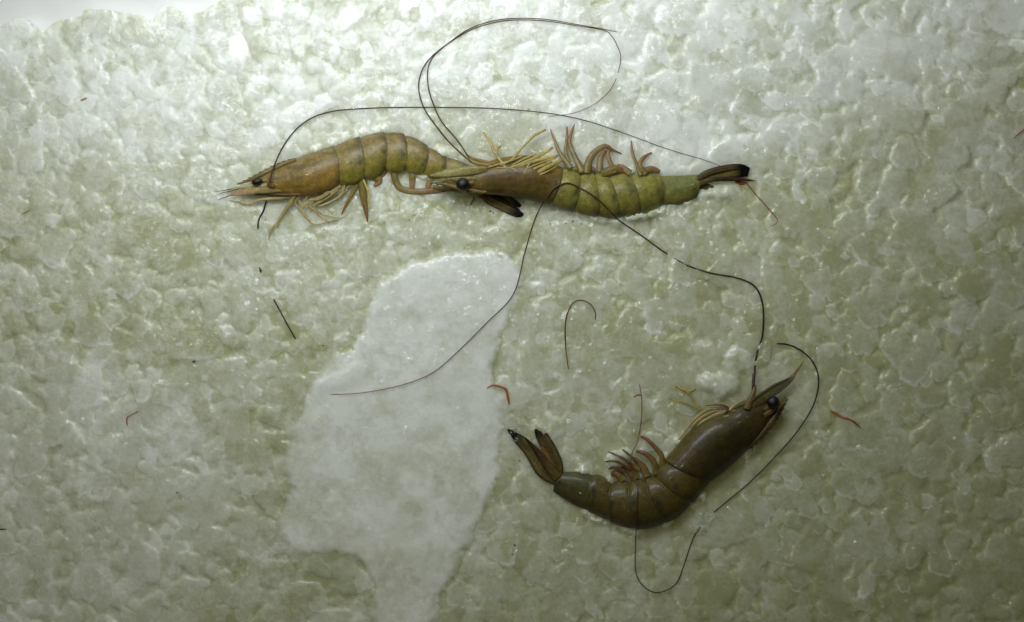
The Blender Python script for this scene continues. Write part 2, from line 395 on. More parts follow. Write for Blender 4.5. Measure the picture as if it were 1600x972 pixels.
H += .9 * LEDGE
H = .25 * H + .75 * blur(H, 1)                               # melted edges
H += .10 * fbm(XX / 9, YY / 9, 9, 3) + .03 * vnoise(XX / 3, YY / 3, 61)
H *= 1 - .25 * np.clip((YY - 330) / 420, 0, 1)
calm = .70 + .30 * bank; base_fr = .30 + .42 * bank + .20 * pale_in - .06 * away
FR = np.where(owner == SLAB_ID, FR, base_fr + (FR - base_fr) * calm)
H = H * (1 - .62 * near_shrimp) - .3 * near_shrimp           # shrimps lie in hollows they have melted
H += 3.0 * np.clip((280 - YY) / 300, 0, 1.2)                 # the ice banks up towards the tub wall
H -= 22 * outside
vein = np.clip(1 - 9 * np.abs(fbm(XX / 20, YY / 20, 161, 4, .6)), 0, 1) * np.clip(.25 + fbm(XX / 50, YY / 50, 171, 2) * 2, 0, 1)
FR += .38 * vein * np.clip(zone + .15, 0, 1); H += .12 * vein                                            # cracks and crystal edges, with glints painted in as white lines
rl = np.random.default_rng(88); LAPS = []
for S in (S1, S2, S3):
    for side, n_ in ((0, 15), (1, 7)):
        for _ in range(n_):
            t = rl.uniform(3, 17.5); k0 = int(t); f_ = t - k0
            a_ = np.array(S[k0][side]) * (1 - f_) + np.array(S[k0 + 1][side]) * f_; b_ = np.array(S[k0][1 - side]) * (1 - f_) + np.array(S[k0 + 1][1 - side]) * f_
            o_ = (a_ - b_) / np.linalg.norm(a_ - b_); q_ = a_ + o_ * rl.uniform(1, 6)
            LAPS.append((q_[0], q_[1], rl.uniform(5, 11), rl.uniform(4, 7), math.atan2(o_[0], -o_[1]), rl.uniform(.8, 3.0) + max(0, S[k0][2] - 2)))
for (x, y, rx, ry, th, z) in tuple(LAPS) + ((1122,600,38,21,.2,2.8), (1152,562,30,22,0,1.3), (1090,570,24,18,.4,1.0), (985,340,9,5,-.2,4.5), (1002,338,10,5,-.3,5), (1019,333,9,5,-.4,4.5), (1034,326,8,5,-.6,4), (964,347,13,8,0,3.2), (1122,303,36,11,-.08,2.4),
                              (914,801,9,5,.5,2.8), (966,718,24,15,-.6,3.0), (845,668,15,8,.5,1.8), (560,300,9,6,0,.6)):      # ice that laps over the shrimps
    R_ = max(rx, ry) + 8
    i0 = max(int((x - R_ - GX0) / GS), 0); i1 = int((x + R_ - GX0) / GS) + 2; j0 = max(int((y - R_ - GY0) / GS), 0); j1 = int((y + R_ - GY0) / GS) + 2
    X = XX[j0:j1, i0:i1]; Y = YY[j0:j1, i0:i1]
    dx = X - x + 5 * fbm(X / 8, Y / 8, 701, 3); dy = Y - y + 5 * fbm(X / 8, Y / 8, 801, 3)
    u = (dx * math.cos(th) + dy * math.sin(th)) / rx; w = (-dx * math.sin(th) + dy * math.cos(th)) / ry
    q = np.clip(1 - (u**2 + w**2) ** 1.4, 0, 1)
    zz = -1.5 + (z + 1.5) * np.sqrt(q) + .3 * fbm(X / 9, Y / 9, 901, 3) * (q > 0)
    lap = (q > 0) & (zz > H[j0:j1, i0:i1])
    H[j0:j1, i0:i1] = np.where(lap, zz, H[j0:j1, i0:i1])
    FR[j0:j1, i0:i1] = np.where(lap, .36 + .4 * bank[j0:j1, i0:i1] + .35 * fbm(X / 10, Y / 10, 911, 3) + .15 * vein[j0:j1, i0:i1], FR[j0:j1, i0:i1])
FR += .15 * np.clip((fbm(XX / 13, YY / 13, 181, 4, .6) - .08) * 8, 0, 1) * np.clip(fbm(XX / 90, YY / 90, 191, 2) * 2 + .7, 0, 1) * (1 - .6 * away)   # crisp little flakes of frost

ny, nx = XX.shape
VT = np.stack([(XX - 800) * PX, (486 - YY) * PX, H / 1000], -1).reshape(-1, 3)
jj, ii = np.meshgrid(range(ny - 1), range(nx - 1), indexing='ij')
A0 = (jj * nx + ii).ravel()
QUADS = np.stack([A0, A0 + nx, A0 + nx + 1, A0 + 1], -1)
QOWN = owner.ravel()[A0]
FRV = FR.ravel()
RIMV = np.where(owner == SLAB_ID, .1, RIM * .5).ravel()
def patch(name, faces, thick=0.004, shrink=.86):
    """a solid piece of ice: its share of the surface, sides running in underneath, a flat underside"""
    used, inv = np.unique(faces, return_inverse=True); f = inv.reshape(faces.shape)
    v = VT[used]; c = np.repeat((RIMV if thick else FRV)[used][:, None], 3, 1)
    if thick:
        v = v + np.array([0, 0, .00025])
        e = np.concatenate([f[:, [0, 1]], f[:, [1, 2]], f[:, [2, 3]], f[:, [3, 0]]])
        key = e[:, 0].astype(np.int64) * len(used) + e[:, 1]; rev = e[:, 1].astype(np.int64) * len(used) + e[:, 0]
        be = e[~np.isin(key, rev)]
        bv, bi = np.unique(be, return_inverse=True); bi = bi.reshape(be.shape)
        n = len(v); top = v[bv]; bot = top.copy(); ctr = top.mean(0)
        bot[:, :2] = ctr[:2] + (bot[:, :2] - ctr[:2]) * shrink; bot[:, 2] = top[:, 2].min() - thick
        nb = len(bv)
        v = np.concatenate([v, top, bot, [[ctr[0], ctr[1], bot[0, 2]]]]); c = np.concatenate([c, c[bv], c[bv], c[:1]])
        side = np.stack([bi[:, 1] + n, bi[:, 0] + n, bi[:, 0] + n + nb, bi[:, 1] + n + nb], -1)
        low = np.stack([bi[:, 1] + n + nb, bi[:, 0] + n + nb, np.full(len(bi), n + 2 * nb), np.full(len(bi), n + 2 * nb)], -1)
        tri = low[:, :3]
        me = mesh_mixed(name, v, np.concatenate([f, side]), tri, c)
    else:
        me = mesh_np(name, v, f, c)
    return link(name, me, M_SKIN if thick else M_ICE)

def mesh_mixed(name, v, quads, tris, colr):
    me = bpy.data.meshes.new(name)
    v = np.asarray(v, np.float32)
    li = np.concatenate([quads.ravel(), tris.ravel()]).astype(np.int32)
    st = np.concatenate([np.arange(len(quads)) * 4, len(quads) * 4 + np.arange(len(tris)) * 3]).astype(np.int32)
    me.vertices.add(len(v)); me.vertices.foreach_set('co', v.ravel())
    me.loops.add(len(li)); me.loops.foreach_set('vertex_index', li)
    me.polygons.add(len(st)); me.polygons.foreach_set('loop_start', st)
    me.polygons.foreach_set('use_smooth', np.full(len(st), True)); me.update(calc_edges=True); me.validate()
    c = np.ones((len(v), 4), np.float32); c[:, :3] = colr
    at = me.color_attributes.new('pigment', 'FLOAT_COLOR', 'POINT'); at.data.foreach_set('color', c.ravel())
    return me

sxv = XX.ravel()[A0]; syv = YY.ravel()[A0]
vis = (sxv > -4) & (sxv < 1604) & (syv > -4) & (syv < 976) & (QOWN >= 0) & (QOWN < SLAB_ID)
area = np.bincount(QOWN[vis], minlength=SLAB_ID + 1)
best = [int(k) for k in np.argsort(-area)[:300]]
MARKS = [('the big pale slab', SLAB), ('the humpbacked shrimp', CLEARINGS[0]), ('the belly-up shrimp', CLEARINGS[1]), ('the curled shrimp', CLEARINGS[2]), ('the bare tub edge', [(0, 40), (130, 20), (340, 0)]),
         ('the bent orange leg piece', [(775, 605)]), ('the hooked red feeler', [(890, 520), (910, 470)]), ('the speckled orange crumb', [(1320, 655)]), ('the tiny red jointed leg piece', [(203, 653)]), ('the short black feeler piece', [(445, 500)]),
         ('the stubby black feeler dash', [(2, 827)]), ('the looped feelers', [(655, 130), (765, 34), (900, 38), (968, 92), (940, 155)]), ('the feeler loop under the curled shrimp', [(1020, 925), (993, 880), (1070, 880)]), ('the brown husk crumb', [(131, 155)]), ('the orange-brown feeler piece', [(1592, 209)])]
rank = {k: i for i, k in enumerate(best)}
def lump_label(k, x, y):
    d = []
    for nm, pl in MARKS:
        p = np.array(pl, float); q = np.roll(p, -1, 0) if len(p) > 2 else p
        t = np.linspace(0, 1, 6)[:, None, None]; pts = (p[None] * (1 - t) + q[None] * t).reshape(-1, 2)
        d.append((float(np.hypot(pts[:, 0] - x, pts[:, 1] - y).min()), nm))
    d.sort()
    size = ('large', 'broad', 'middling', 'smallish', 'small')[min(rank[k] // 60, 4)]
    f = float(FR[owner == k].mean()); tone = 'snowy white' if f > .72 else 'frosty pale' if f > .5 else 'milky' if f > .32 else 'clear greenish'
    two = f'{size} {tone} ice lump between {d[0][1]} and {d[1][1]}'
    if d[0][0] < 55: return f'{size} {tone} ice lump right beside {d[0][1]}'
    if d[1][0] < 1.35 * d[0][0] and len(two.split()) <= 16: return two
    return f'{size} {tone} ice lump ' + ('a little away from ' if d[0][0] < 150 else 'well clear of ') + d[0][1]
srt = np.argsort(QOWN, kind='stable'); so = QOWN[srt]
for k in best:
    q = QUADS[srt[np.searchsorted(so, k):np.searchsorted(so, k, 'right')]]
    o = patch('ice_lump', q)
    x, y, r = lumps[k]
    tag(o, lump_label(k, x, y), 'ice lump', 'lumps of crushed ice')
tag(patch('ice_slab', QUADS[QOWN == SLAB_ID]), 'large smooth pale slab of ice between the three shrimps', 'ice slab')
tag(patch('ice_bed', QUADS, 0), 'greenish packed mass of half-melted crushed ice filling the tub', kind='structure')
#SHRIMP#
# ------------------------------------------------------------------ shrimps
def cat_rom(P, t):
    """values of control rows P at parameters t (0..len-1), Catmull-Rom"""
    P = np.asarray(P, float); n = len(P)
    i = np.clip(np.floor(t).astype(int), 0, n - 2); f = (t - i)[:, None]
    p0 = P[np.clip(i - 1, 0, n - 1)]; p1 = P[i]; p2 = P[i + 1]; p3 = P[np.clip(i + 2, 0, n - 1)]
    return .5 * (2 * p1 + (p2 - p0) * f + (2 * p0 - 5 * p1 + 4 * p2 - p3) * f**2 + (3 * p1 - p0 - 3 * p2 + p3) * f**3)

def to_world(x, y, z):
    k = PX * (CAM_H - z) / CAM_H
    return np.stack([(x - 800) * k, (486 - y) * k, z], -1)

def tube_mesh(name, path, wid, thk, colour, sides=10, base=None, step=2.0, linear=False):
    """path rows (x px, y px, z mm); wid px across; thk = thickness/width ratio; colour(t, c) -> rgb rows"""
    path = np.asarray(path, float); n = len(path)
    ln = np.hypot(*np.diff(path[:, :2], axis=0).T).sum()
    m = max(int(ln / step), 6)
    seg = np.concatenate([[0], np.cumsum(np.hypot(*np.diff(path[:, :2], axis=0).T) + 1e-6)]); seg = seg / seg[-1] * (n - 1)
    tt = np.interp(np.linspace(0, n - 1, m), seg, np.arange(n))
    q = cat_rom(path, tt) if not linear else np.stack([np.interp(tt, range(n), path[:, k]) for k in range(3)], -1)
    w = np.interp(tt, np.arange(n), wid) / 2
    tg = np.gradient(q[:, :2], axis=0); tg /= np.linalg.norm(tg, axis=1, keepdims=True) + 1e-9
    nr = np.stack([-tg[:, 1], tg[:, 0]], -1)
    a = np.linspace(0, 2 * math.pi, sides, endpoint=False)
    c = np.cos(a); s = np.sin(a)
    X = q[:, None, 0] + nr[:, None, 0] * w[:, None] * c; Y = q[:, None, 1] + nr[:, None, 1] * w[:, None] * c
    Z = (q[:, None, 2] + w[:, None] * thk * MM * s) / 1000
    v = to_world(X, Y, Z).reshape(-1, 3)
    T = np.repeat(np.linspace(0, 1, m)[:, None], sides, 1).ravel(); C = np.repeat(c[None], m, 0).ravel()
    col_ = colour(T, C) if callable(colour) else np.repeat(np.asarray(colour)[None, :], len(T), 0)
    i, j = np.meshgrid(range(m - 1), range(sides), indexing='ij')
    f = np.stack([i * sides + j, i * sides + (j + 1) % sides, (i + 1) * sides + (j + 1) % sides, (i + 1) * sides + j], -1).reshape(-1, 4)
    caps = []
    for r, fl in ((0, 1), (m - 1, -1)):
        ctr = len(v); v = np.concatenate([v, v[r * sides:(r + 1) * sides].mean(0)[None]]); col_ = np.concatenate([col_, col_[r * sides][None]])
        for k in range(sides): caps.append(((r * sides + (k + 1) % sides), r * sides + k, ctr)[::fl])
    if base is not None: v = v - np.array(base)
    return mesh_mixed(name, v, f, np.array(caps), col_)

def part(shrimp, name, path, wid, colour, thk=.5, mat=None, **kw):
    z0 = kw.pop('z', None)
    p = [(q[0], q[1], q[2] if len(q) > 2 else z0) for q in path]
    if name == 'antennal_scale': mat = M_SCALE
    if name in ('walking_leg', 'mouthpart'): p = [(a, b, c + .6) for a, b, c in p]
    if name in ('walking_leg', 'swimmeret', 'mouthpart'): wid = [w * (.78 if name == 'swimmeret' else .82) for w in wid]
    me = tube_mesh(name, p, wid, thk, colour, base=shrimp.location if shrimp else None, **kw)
    return link(name, me, mat or M_LIMB, shrimp)

def ramp(*stops):
    t = np.array([s[0] for s in stops]); c = np.array([s[1] for s in stops])
    return lambda T, C=None: np.stack([np.interp(T, t, c[:, k]) for k in range(3)], -1)

def alb(r, g, b, k=1.5): return np.minimum(lin(r, g, b) * k * np.array([.92, .96, .82]), .9)
TAN, PALE, YEL = alb(136, 118, 80), alb(170, 158, 120), alb(156, 138, 84)
RED, BRN, DARK = alb(120, 62, 35), alb(95, 70, 25), alb(28, 20, 10)
OLV = alb(112, 102, 40)

def striped(core, edge, tip, n=3.0, tip_at=.72):
    def f(T, C):
        k = (.5 + .5 * np.cos(C * math.pi * n)) ** 1.6
        k = np.maximum(k * .55, np.clip((np.abs(C) - .72) * 4, 0, 1))
        c = core[None] * (1 - k[:, None]) + edge[None] * k[:, None]
        w = np.clip((T - tip_at) / .16, 0, 1)[:, None]
        return c * (1 - w) + tip[None] * w
    return f

def make_body(shrimp, S, pal, seed):
    D = [s[0] for s in S]; V = [s[1] for s in S]; Zc = [(s[2],) for s in S]
    rings = []                                             # (station, scale, segment, place in segment)
    for t in np.linspace(0, 5.9, 36): rings.append((t, 1 + .012 * (t / 6), 0, t / 6))
    rings += [(5.97, 1.018, 0, .99), (6.0, 1.0, 0, 1.0)]
    for k in range(1, 7):
        s0 = 6 + 2 * (k - 1)
        for u, sc_ in ((.02, .945), (.07, .962), (.15, .975), (.25, .985), (.36, .992), (.48, .998), (.6, 1.004), (.72, 1.010), (.82, 1.014), (.90, 1.016), (.955, 1.014), (.985, 1.0)):
            rings.append((s0 + 2 * u, sc_, k, u))
    st = np.array([r[0] for r in rings]); sc_ = np.array([r[1] for r in rings]); sg = np.array([r[2] for r in rings]); uu = np.array([r[3] for r in rings])
    d = cat_rom(D, st); v = cat_rom(V, st); zc = cat_rom(Zc, st)[:, 0]
    ax = d - v; h = np.linalg.norm(ax, axis=1); e = ax / h[:, None]
    lobe = np.where((sg > 0) & (sg < 6), 5.0 * np.sin(np.pi * np.clip(uu, 0, 1)) ** .6 - 1.5, 0)
    v = v - e * lobe[:, None]; ax = d - v; h = np.linalg.norm(ax, axis=1); c0 = (d + v) / 2
    tg = np.gradient(c0, axis=0); tg /= np.linalg.norm(tg, axis=1, keepdims=True) + 1e-9
    m = 40; a = np.linspace(0, 2 * math.pi, m, endpoint=False); c = np.cos(a); s = np.sin(a)
    bow = np.where(sg > 0, 4.0, 5.0 * np.clip(uu * 2 - 1, 0, 1))
    thick = .36 * h * np.interp(st, [0, 1.5, 4, 14, 18], [.62, .85, 1.0, .95, .85])
    cz = np.sign(s) * np.abs(s) ** .85 * (1 - .28 * np.clip(-c, 0, 1) ** 2)
    P = c0[:, None, :] + e[:, None, :] * (h / 2 * sc_)[:, None, None] * c[None, :, None] + tg[:, None, :] * (bow[:, None] * (1 - c**2)[None] * (s > 0)[None])[..., None]
    Z = (zc[:, None] + (thick * sc_)[:, None] * MM * cz[None]) / 1000
    vt = to_world(P[..., 0], P[..., 1], Z).reshape(-1, 3)
    # pigment
    X, Y = P[..., 0], P[..., 1]; CC = np.repeat(c[None], len(st), 0); SG = np.repeat(sg[:, None], m, 1); UU = np.repeat(uu[:, None], m, 1)
    n1 = fbm(X / 16, Y / 16, seed, 3); n2 = fbm(X / 5, Y / 5, seed + 9, 3)
    lerp = lambda a, b, k: a * (1 - k[..., None]) + b * k[..., None]
    kd = np.clip(CC * .5 + .5 + .22 * n1, 0, 1)
    ab = np.where((kd > .5)[..., None], lerp(pal['mid'][None, None], pal['back'][None, None], np.clip((kd - .5) * 2, 0, 1)), lerp(pal['belly'][None, None], pal['mid'][None, None], np.clip(kd * 2, 0, 1)))
    he = np.where((kd > .5)[..., None], lerp(pal['head'][None, None], pal['head_back'][None, None], np.clip((kd - .5) * 2, 0, 1)), lerp(pal['head_low'][None, None], pal['head'][None, None], np.clip(kd * 2, 0, 1)))
    front = np.clip(1 - UU * 2.6, 0, 1)
    he = lerp(he, pal['face'][None, None], front * .75)
    cl = np.where((SG == 0)[..., None], he, ab)
    edge = np.clip((UU - .74) / .2, 0, 1) * (SG > 0) * np.clip(.45 + 1.1 * n2, 0, 1) * np.clip(.35 + CC, 0, 1)
    edge = np.maximum(edge, np.clip((UU - .965) / .03, 0, 1) * .55)
    cl = lerp(cl, pal['mark'][None, None], np.clip(edge * .95, 0, .85))
    cl = lerp(cl, pal['tail'][None, None], ((SG == 6) * np.clip(.75 - .6 * CC, 0, 1) * .5))
    spot = 1.3 * np.exp(-((UU - .82) / .13) ** 2 - ((CC + .05 - .4 * n1) / .34) ** 2) * (SG > 0) * np.clip(.5 + 1.4 * n2, 0, 1)
    cl = lerp(cl, pal['blue'][None, None], np.clip(spot, 0, .85))
    saddle = np.exp(-((UU - .9) / .2) ** 2) * np.clip((CC - .35) * 2.2, 0, 1) * (SG > 0) * np.clip(.75 + .8 * n1, 0, 1) * .6          # dark saddles across the back
    cl = lerp(cl, pal['mark'][None, None], saddle)
    gut = np.exp(-((CC - .9) / .07) ** 2) * (SG > 2) * .35                   # the dark vein along the back
    cl = lerp(cl, pal['mark'][None, None], gut)
    streak = np.clip((fbm(UU * 5, CC * 9 + 30, seed + 31, 3) - .05) * 2.2, 0, 1) * (SG == 0) * .55 * np.clip(1.3 - UU, 0, 1)
    cl = lerp(cl, pal['mark'][None, None], streak)
    blot = np.clip((fbm(X / 26, Y / 26, seed + 20, 2) - .1) * 1.6, 0, 1) * (SG == 0) * .6 * np.clip(1.2 - np.abs(CC - .1) * 1.5, 0, 1)
    cl = lerp(cl, pal['organ'][None, None], blot)
    cl = cl * (pal.get('dim', 1.0) * (1 + .30 * n2[..., None] + .12 * n1[..., None]))
    n = len(st); i, j = np.meshgrid(range(n - 1), range(m), indexing='ij')
    f = np.stack([i * m + j, i * m + (j + 1) % m, (i + 1) * m + (j + 1) % m, (i + 1) * m + j], -1).reshape(-1, 4)
    cl = np.clip(cl.reshape(-1, 3), 0.003, .9); caps = []
    for r, fl in ((0, 1), (n - 1, -1)):
        ctr = len(vt); vt = np.concatenate([vt, vt[r * m:(r + 1) * m].mean(0)[None]]); cl = np.concatenate([cl, cl[r * m][None]])
        for k in range(m): caps.append((r * m + (k + 1) % m, r * m + k, ctr)[::fl])
    me = mesh_mixed('body', vt - np.array(shrimp.location), f, np.array(caps), cl)
    return link('body', me, M_SHELL, shrimp)

def ico(sub):
    bm = bmesh.new(); bmesh.ops.create_icosphere(bm, subdivisions=sub, radius=1)
    v = np.array([x.co[:] for x in bm.verts]); f = np.array([[q.index for q in p.verts] for p in bm.faces]); bm.free()
    return v / np.linalg.norm(v, axis=1, keepdims=True), f

def make_eye(shrimp, x, y, z, rx, ry, th=0):
    v, f = ico(3)
    r = np.column_stack([v[:, 0] * rx * PX, v[:, 1] * ry * PX, v[:, 2] * min(rx, ry) * PX])
    c_, s_ = math.cos(th), math.sin(th)
    r = np.column_stack([r[:, 0] * c_ - r[:, 1] * s_, r[:, 0] * s_ + r[:, 1] * c_, r[:, 2]])
    o = link('eye', mesh_np('eye', r, f), M_EYE, shrimp)
    o.location = W(x, y, z / 1000) - shrimp.location
    return o

def make_rostrum(shrimp, path, wid, z, teeth, side, colour):
    """toothed beak: tapering blade with saw teeth along its upper edge"""
    p = [(q[0], q[1], z) for q in path]
    me = tube_mesh('rostrum', p, wid, .35, colour, base=shrimp.location)
    bm = bmesh.new(); bm.from_mesh(me)
    lay = bm.verts.layers.float_color['pigment']
    P = np.array(path, float); t = np.linspace(.05, len(P) - 1.25, teeth)
    q = cat_rom(P, t); w = np.interp(t, range(len(P)), wid) / 2
    g = np.gradient(q, axis=0); g /= np.linalg.norm(g, axis=1, keepdims=True); nr = np.stack([-g[:, 1], g[:, 0]], -1) * side
    for k in range(teeth):
        b0 = q[k] + nr[k] * w[k] * .85 - g[k] * 2.2; b1 = q[k] + nr[k] * w[k] * .85 + g[k] * 2.2; tip = q[k] + nr[k] * (w[k] + 1.7) + g[k] * 4.6
        vs = []
        for (x, y), dz in ((b0, .25), (b1, .25), (b1, -.25), (b0, -.25), (tip, 0)):
            nv = bm.verts.new(W(x, y, (z + dz) / 1000) - shrimp.location); nv[lay] = (*DARK, 1); vs.append(nv)
        for tri in ((0, 1, 4), (1, 2, 4), (2, 3, 4), (3, 0, 4), (3, 2, 1), (3, 1, 0)): bm.faces.new([vs[i] for i in tri])
    bmesh.ops.recalc_face_normals(bm, faces=bm.faces); bm.to_mesh(me); bm.free()
    return link('rostrum', me, M_SHELL, shrimp)

def new_shrimp(x, y, label):
    o = bpy.data.objects.new('shrimp', None); col.objects.link(o); o.location = W(x, y, -.002); o.empty_display_size = .01
    tag(o, label, 'shrimp', 'shrimps lying on the ice'); return o

LEG = ramp((0, TAN), (.5, alb(160, 142, 98)), (1, alb(172, 156, 116)))
YLEG = ramp((0, alb(146, 132, 84)), (.6, YEL), (.9, alb(166, 140, 68)), (1, alb(120, 90, 35)))
SWIM = ramp((0, alb(104, 92, 42)), (.5, alb(120, 96, 50)), (.85, alb(126, 86, 56)), (1, alb(98, 52, 36)))
FANC = striped(alb(78, 64, 36), alb(24, 17, 8), alb(12, 8, 6), 2.0)
FANS = striped(alb(92, 80, 48), alb(20, 14, 7), alb(7, 5, 4), 2.0, .70)

# --- shrimp with its legs hanging down
s1 = new_shrimp(560, 260, 'brown humpbacked shrimp with legs hanging out, its tail under another shrimp\'s head')
make_body(s1, S1, dict(back=alb(104, 88, 58), mid=alb(116, 102, 58), belly=alb(122, 112, 34), dim=1.22, head=alb(116, 92, 42), head_back=alb(106, 93, 64), head_low=alb(124, 96, 40),
          face=alb(128, 112, 66), mark=alb(45, 36, 22), blue=alb(28, 42, 46), organ=alb(84, 56, 18), tail=alb(120, 105, 50)), 3)
make_rostrum(s1, [(462,249),(440,256.5),(415,268),(392,279.5),(369,288)], [5, 8, 8, 6, 1], 5.5, 11, 1, ramp((0, BRN), (.4, alb(110, 92, 50)), (1, alb(80, 60, 25))))
make_eye(s1, 401, 283.5, 7.0, 8.5, 5.4, .25)
part(s1, 'eyestalk', [(420,279,5.5),(408,282,6.3)], [7, 7], alb(120, 105, 60))
part(s1, 'antennal_scale', [(446,294,5.0),(420,294,5.5),(390,297,5.0),(358,305,4.0)], [10, 15, 14, 1.5], ramp((0, alb(140, 125, 75)), (.6, alb(165, 140, 100)), (1, alb(175, 130, 105))), .3)
part(s1, 'antennal_scale', [(440,286,6.4),(415,289,6.2),(385,291,5.0),(362,295,4.0)], [3, 6, 6, 1], alb(165, 158, 115), .4)
for q in ([(372,292,4.2),(355,296,3),(334,299,2)], [(374,294,4),(356,299,3),(340,302,2)], [(362,304,4),(350,308,2.6),(338,313,1.8)]):
    part(s1, 'antennule', q, [2.0, 1.5, .6], ramp((0, alb(95, 70, 40)), (1, alb(60, 40, 30))), 1.0, M_FEELER)
part(s1, 'antenna_base', [(428,291,6.5),(419,287,7.5),(423,281,8)], [8, 7, 3], alb(110, 80, 45), .8)
part(s1, 'mouthpart', [(462,305,3.5),(435,309,3),(405,312,2.5),(388,318.5,2),(372,315,1.6),(358,313,1.2)], [9, 8, 5, 5, 4.5, 1.5], LEG, .5)
part(s1, 'mouthpart', [(470,303,4.2),(445,304,4.2),(422,303,4),(398,303,3.6)], [6, 6, 5, 2], ramp((0, BRN), (.5, alb(60, 42, 18)), (1, DARK)), .5)
for pth, wd in (([(462,302,3.5),(452,318,3),(441,334,2.4),(436,343,2),(433,356,1.4)], [9, 8, 7, 6, 2]), ([(446,326,2.8),(436,343,2.2),(427,354,2),(422,362,1.6),(419,374,1)], [4, 4, 4.5, 5, 1.5]),
                ([(470,304,3.5),(463,311,3),(461,319,2.6),(474,335,2),(490,350,1.6),(512,346,1.2)], [6, 5, 5, 4, 3.5, 2.5]), ([(465,308,3),(470,320,2.4),(480,323,1.8)], [5, 4, 2]),
                ([(532,290,3.5),(512,303,3.2),(484,318,2.6),(492,329,2.2),(505,341,1.6),(516,346,1.3)], [7, 7, 5, 4, 3, 2.5]), ([(528,296,4),(508,310,3.4),(490,322,2.6),(505,335,2),(530,340,1.4)], [7, 6, 4, 3, 1.5]),
                ([(538,284,3),(534,302,2.8),(518,314,2.6),(498,322,2.2)], [6, 5, 4.5, 3.5]), ([(512,347,1.3),(530,342,1.2),(546,332,1)], [3, 2.4, 1]), ([(514,300,4.5),(498,310,3.8),(482,312,3)], [8, 7, 4]), ([(505,304,3.4),(484,314,2.8),(471,325,2.2),(481,339,1.4)], [4, 3, 2.6, 1.2]), ([(520,298,3.4),(502,315,2.8),(482,323,2),(474,332,1.4)], [4, 3.4, 2.6, 1.2]), ([(546,288,2.8),(530,309,2.4),(508,320,1.8),(520,334,1.2)], [4, 3.2, 2.4, 1.2]), ([(480,306,3.4),(474,316,2.6),(470,330,1.6)], [4, 3, 1.2])):
    part(s1, 'walking_leg', pth, wd, LEG, .6)
for pth, wd in (([(562,280,2.5),(550,302,2.2),(540,320,1.8),(533,336,1.2)], [12, 9, 6, 1.5]), ([(566,282,3.2),(567,305,3),(571,327,2.2),(574,346,1.4)], [18, 15, 9, 2.5]),
                ([(582,272,2.6),(592,282,2.4),(584,291,2)], [18, 15, 5]), ([(600,262,2),(597,272,1.8),(590,279,1.5)], [16, 12, 4]),
                ([(616,262,2),(617,280,1.8),(626,294,1.6),(648,299,1.5),(680,297,1.5),(702,294,1.5)], [15, 14, 13, 12, 13, 9]), ([(643,266,1.8),(644,282,1.6),(643,297,1.3)], [14, 13, 9]), ([(676,272,1.2),(670,286,1.2),(668,298,1)], [15, 13, 10]),
                ([(676,292,2),(700,295,2.4),(720,296,3)], [10, 10, 6])):
    part(s1, 'swimmeret', pth, wd, SWIM, .45)
part(s1, 'swimmeret', [(567,280,4.6),(574,297,4.2),(576,312,3.6),(575,326,3)], [3, 4.5, 3.5, 1.2], alb(185, 170, 100), .5)
part(s1, 'uropod', [(733,288,-1),(755,307,.8),(785,322,1.6),(808,333,1.8),(818,335,1.8)], [10, 13, 15, 13, 3], FANS, .22, M_FAN, sides=18)
part(s1, 'uropod', [(738,284,-1.4),(770,300,.4),(798,314,1.2),(814,322,1.4)], [10, 14, 13, 4], FANS, .22, M_FAN, sides=18)
part(s1, 'telson', [(736,284,-.6),(765,302,1.6),(795,318,2.2),(812,328,2.2)], [9, 9, 6, 1], ramp((0, BRN), (.6, alb(40, 28, 14)), (1, alb(20, 12, 8))), .4, M_FAN)

# --- shrimp lying belly up
s2 = new_shrimp(900, 290, 'olive shrimp lying belly side up, its head across the other shrimp\'s tail')
make_body(s2, S2, dict(dim=1.0, back=alb(104, 95, 40), mid=alb(114, 108, 48), belly=alb(124, 114, 60), head=alb(86, 66, 26), head_back=alb(82, 70, 30), head_low=alb(112, 88, 32),
          face=alb(98, 84, 40), mark=alb(48, 46, 24), blue=alb(34, 46, 34), organ=alb(70, 44, 14), tail=alb(72, 88, 50)), 23)
make_rostrum(s2, [(760,300),(735,297),(712,292),(690,287),(672,285)], [4, 6, 7, 5, 1], 10, 8, -1, ramp((0, BRN), (.5, alb(95, 80, 36)), (1, alb(70, 55, 25))))
make_eye(s2, 723, 288, 12.6, 10.5, 10.5)
part(s2, 'eyestalk', [(742,284,10.5),(730,287,11.3)], [9, 9], alb(100, 85, 40))
part(s2, 'antennal_scale', [(762,264,11),(730,266,11.5),(700,270,10.5),(672,274,9)], [10, 16, 13, 2], ramp((0, alb(108, 94, 46)), (.5, alb(138, 126, 76)), (1, alb(150, 142, 100))), .3)
part(s2, 'antennal_scale', [(745,279,11),(715,279,10.5),(695,280,9.5),(676,282,8)], [8, 9, 6, 1], alb(112, 98, 48), .4)
for q in ([(712,283,10.5),(695,284,9),(678,284,7)], [(716,293,9.5),(700,297,7.5),(684,296,6)]):
    part(s2, 'antennule', q, [2.2, 1.8, .8], alb(70, 52, 28), .9, M_FEELER)
part(s2, 'antenna_base', [(768,259,10),(752,256,10),(738,252,9.5),(731,246,9)], [8, 7, 6, 3], alb(125, 100, 45), .8)
part(s2, 'antenna_base', [(772,256,9),(750,250,8.6),(738,246.5,8.2),(728,241,7.6)], [6, 5, 4, 2.5], alb(120, 95, 42), .8)
